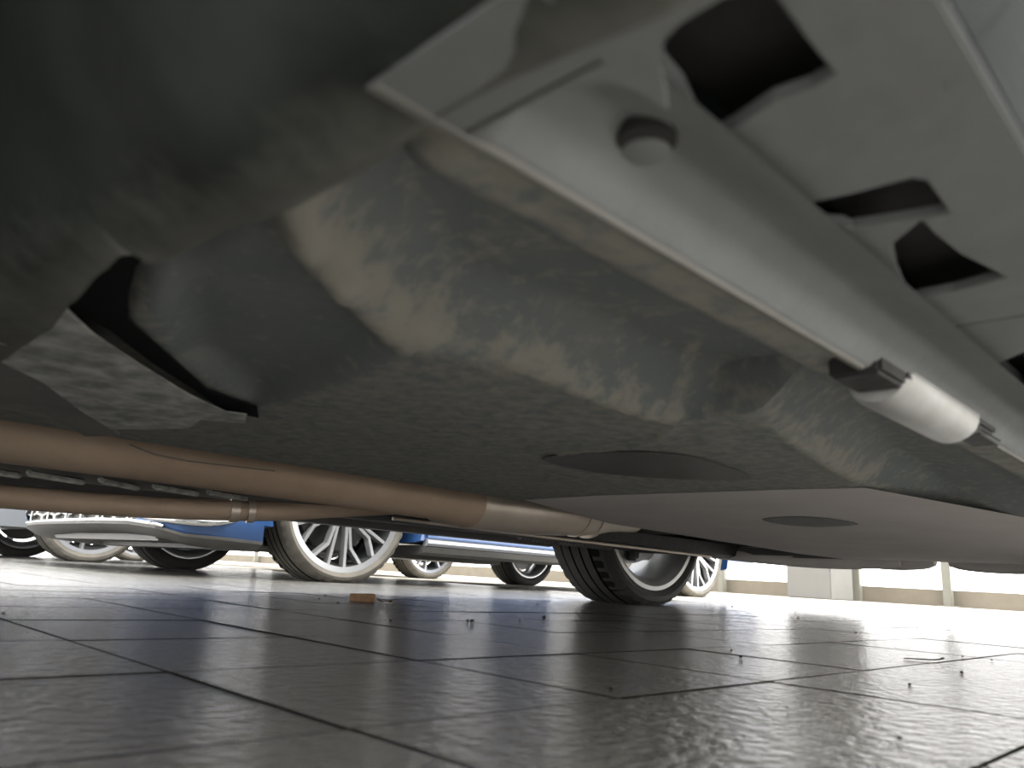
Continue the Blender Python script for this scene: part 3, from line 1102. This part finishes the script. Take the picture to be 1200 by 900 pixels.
op('cross_member', b, M['sill'], bevel=0.006)
for y0, y1, r0, zc, lab in ((1.0, 0.765, 0.036, 0.191, ''), (0.725, 0.43, 0.036, 0.191, '')):
    b = MB()
    n_ = 12
    P = [(2.62, y0 + (y1 - y0) * i / n_, zc) for i in range(n_ + 1)]
    b.tube(P, [r0 * (0.55 + 0.45 * math.sin(PI * min(1, max(0, i / n_))) ** 0.5) for i in range(n_ + 1)], 20)
    op('rear_silencer', b, M['rear'], smooth=40)
b = MB()
b.prism([(2.6, 0.05), (2.6, 1.85), (2.95, 1.85), (3.02, 1.5), (3.02, 0.4), (2.95, 0.05)], 0.20, 0.27)
op('rear_valance', b, M['sill'], bevel=0.02)
for (xa, ya, xb, yb, z) in ((2.49, 0.98, 2.50, 0.72, 0.186), (2.49, 0.66, 2.50, 0.5, 0.187)):
    b = MB()
    b.tube([(xa, ya, z), (xb, yb, z)], 0.004, 8)
    op('light_sliver', b, M['chrome'])  # chrome tubes stand in for slivers of light at the tray edge

# ------------------------------------------------------------------ litter on the tiles
def litter(name, mb, m, px, py, label, cat, group=None, smooth=None, rz=0.0, bevel=False):
    p = at(px, py, 0.0)
    o = obj(name, mb, m, None, (p.x, p.y, 0.0), smooth=smooth, bevel=bevel)
    o.rotation_euler = (0, 0, rz)
    return tag(o, label, cat, group)


b = MB().box((0, 0, 0.0075), (0.044, 0.026, 0.015)).box((0.018, 0.004, 0.008), (0.020, 0.026, 0.0165), rz=0.2)
litter('wood_chip', b, M['cork'], 423, 704.5, 'small brown block lying on the tiles in front of the blue car wheel', 'litter', rz=-0.75, bevel=0.001)
b = MB()
for k in range(5):
    a = k * 1.3
    b.add([(0.017 * math.cos(a), 0.017 * math.sin(a), 0.002), (0.027 * math.cos(a + 0.5), 0.027 * math.sin(a + 0.5), 0.008),
           (0.017 * math.cos(a + 1.1), 0.017 * math.sin(a + 1.1), 0.001), (0, 0, 0.006)], [(0, 1, 2, 3)])
lf = litter('dry_leaf', b, M['leaf'], 453, 706.5, 'crumpled dry leaf lying right of the small brown block', 'leaf')
b = MB()
bmx = bmesh.new()
bmesh.ops.create_icosphere(bmx, subdivisions=2, radius=0.0032)
b.v = [tuple(v.co * (1 + 0.25 * noise.noise(v.co * 500)) + Vector((0, 0, 0.0025))) for v in bmx.verts]
b.f = [tuple(v.index for v in f.verts) for f in bmx.faces]
bmx.free()
litter('pebble', b, M['grit'], 637.5, 725, 'largest dark pebble on the tiles, left of the near rear tyre', 'pebble')
b = MB()
P = smoothpoly([(-0.02, 0.004, 0.0012), (0, 0, 0.0014), (0.02, 0.003, 0.0012), (0.034, 0.007, 0.003), (0.036, 0.012, 0.003), (0.03, 0.010, 0.001)], 4, False)
b.tube([tuple(p) for p in P], 0.0009, 6)
litter('twig', b, M['grit'], 1080, 774, 'thin curled twig on the tiles at the right', 'twig', rz=-0.65)
grit_b = MB()
bmx = bmesh.new()
bmesh.ops.create_icosphere(bmx, subdivisions=1, radius=1.0)
grit_b.v = [(v.co.x, v.co.y * 0.8, v.co.z * 0.6 + 0.5) for v in bmx.verts]
grit_b.f = [tuple(v.index for v in f.verts) for f in bmx.faces]
bmx.free()
grit_me = mesh('grit', grit_b, M['grit'])
for px, py, s in ((553, 729, 1.6), (548, 728, 1.2), (458, 728, 1.2), (536, 696, 1.6), (459, 681, 1.6), (500, 681, 1.4), (630, 709, 1.4),
                  (609, 728, 1.0), (827, 711, 1.5), (858, 711, 2.0), (932, 718, 1.8), (935, 725, 1.6), (868, 771, 0.9), (857, 763, 0.8),
                  (1127, 789, 0.9), (1128, 770, 0.8), (1162, 774, 0.8), (1054, 867, 0.6), (381, 698, 1.3), (374, 702, 1.1), (396, 707, 1.2),
                  (146, 667, 1.8), (4, 720, 0.9), (1066, 803, 0.7), (1003, 742, 1.1), (922, 830, 0.5), (1018, 705, 2.2), (716, 808, 0.7)):
    p = at(px, py, 0)
    o = link('grit', grit_me, None, (p.x, p.y, 0), rnd.uniform(0, 6))
    o.scale = (0.0024 * s,) * 3
    tag(o, 'tiny dark speck of grit on the glossy tiles', 'grit', 'specks of grit on the tiles')
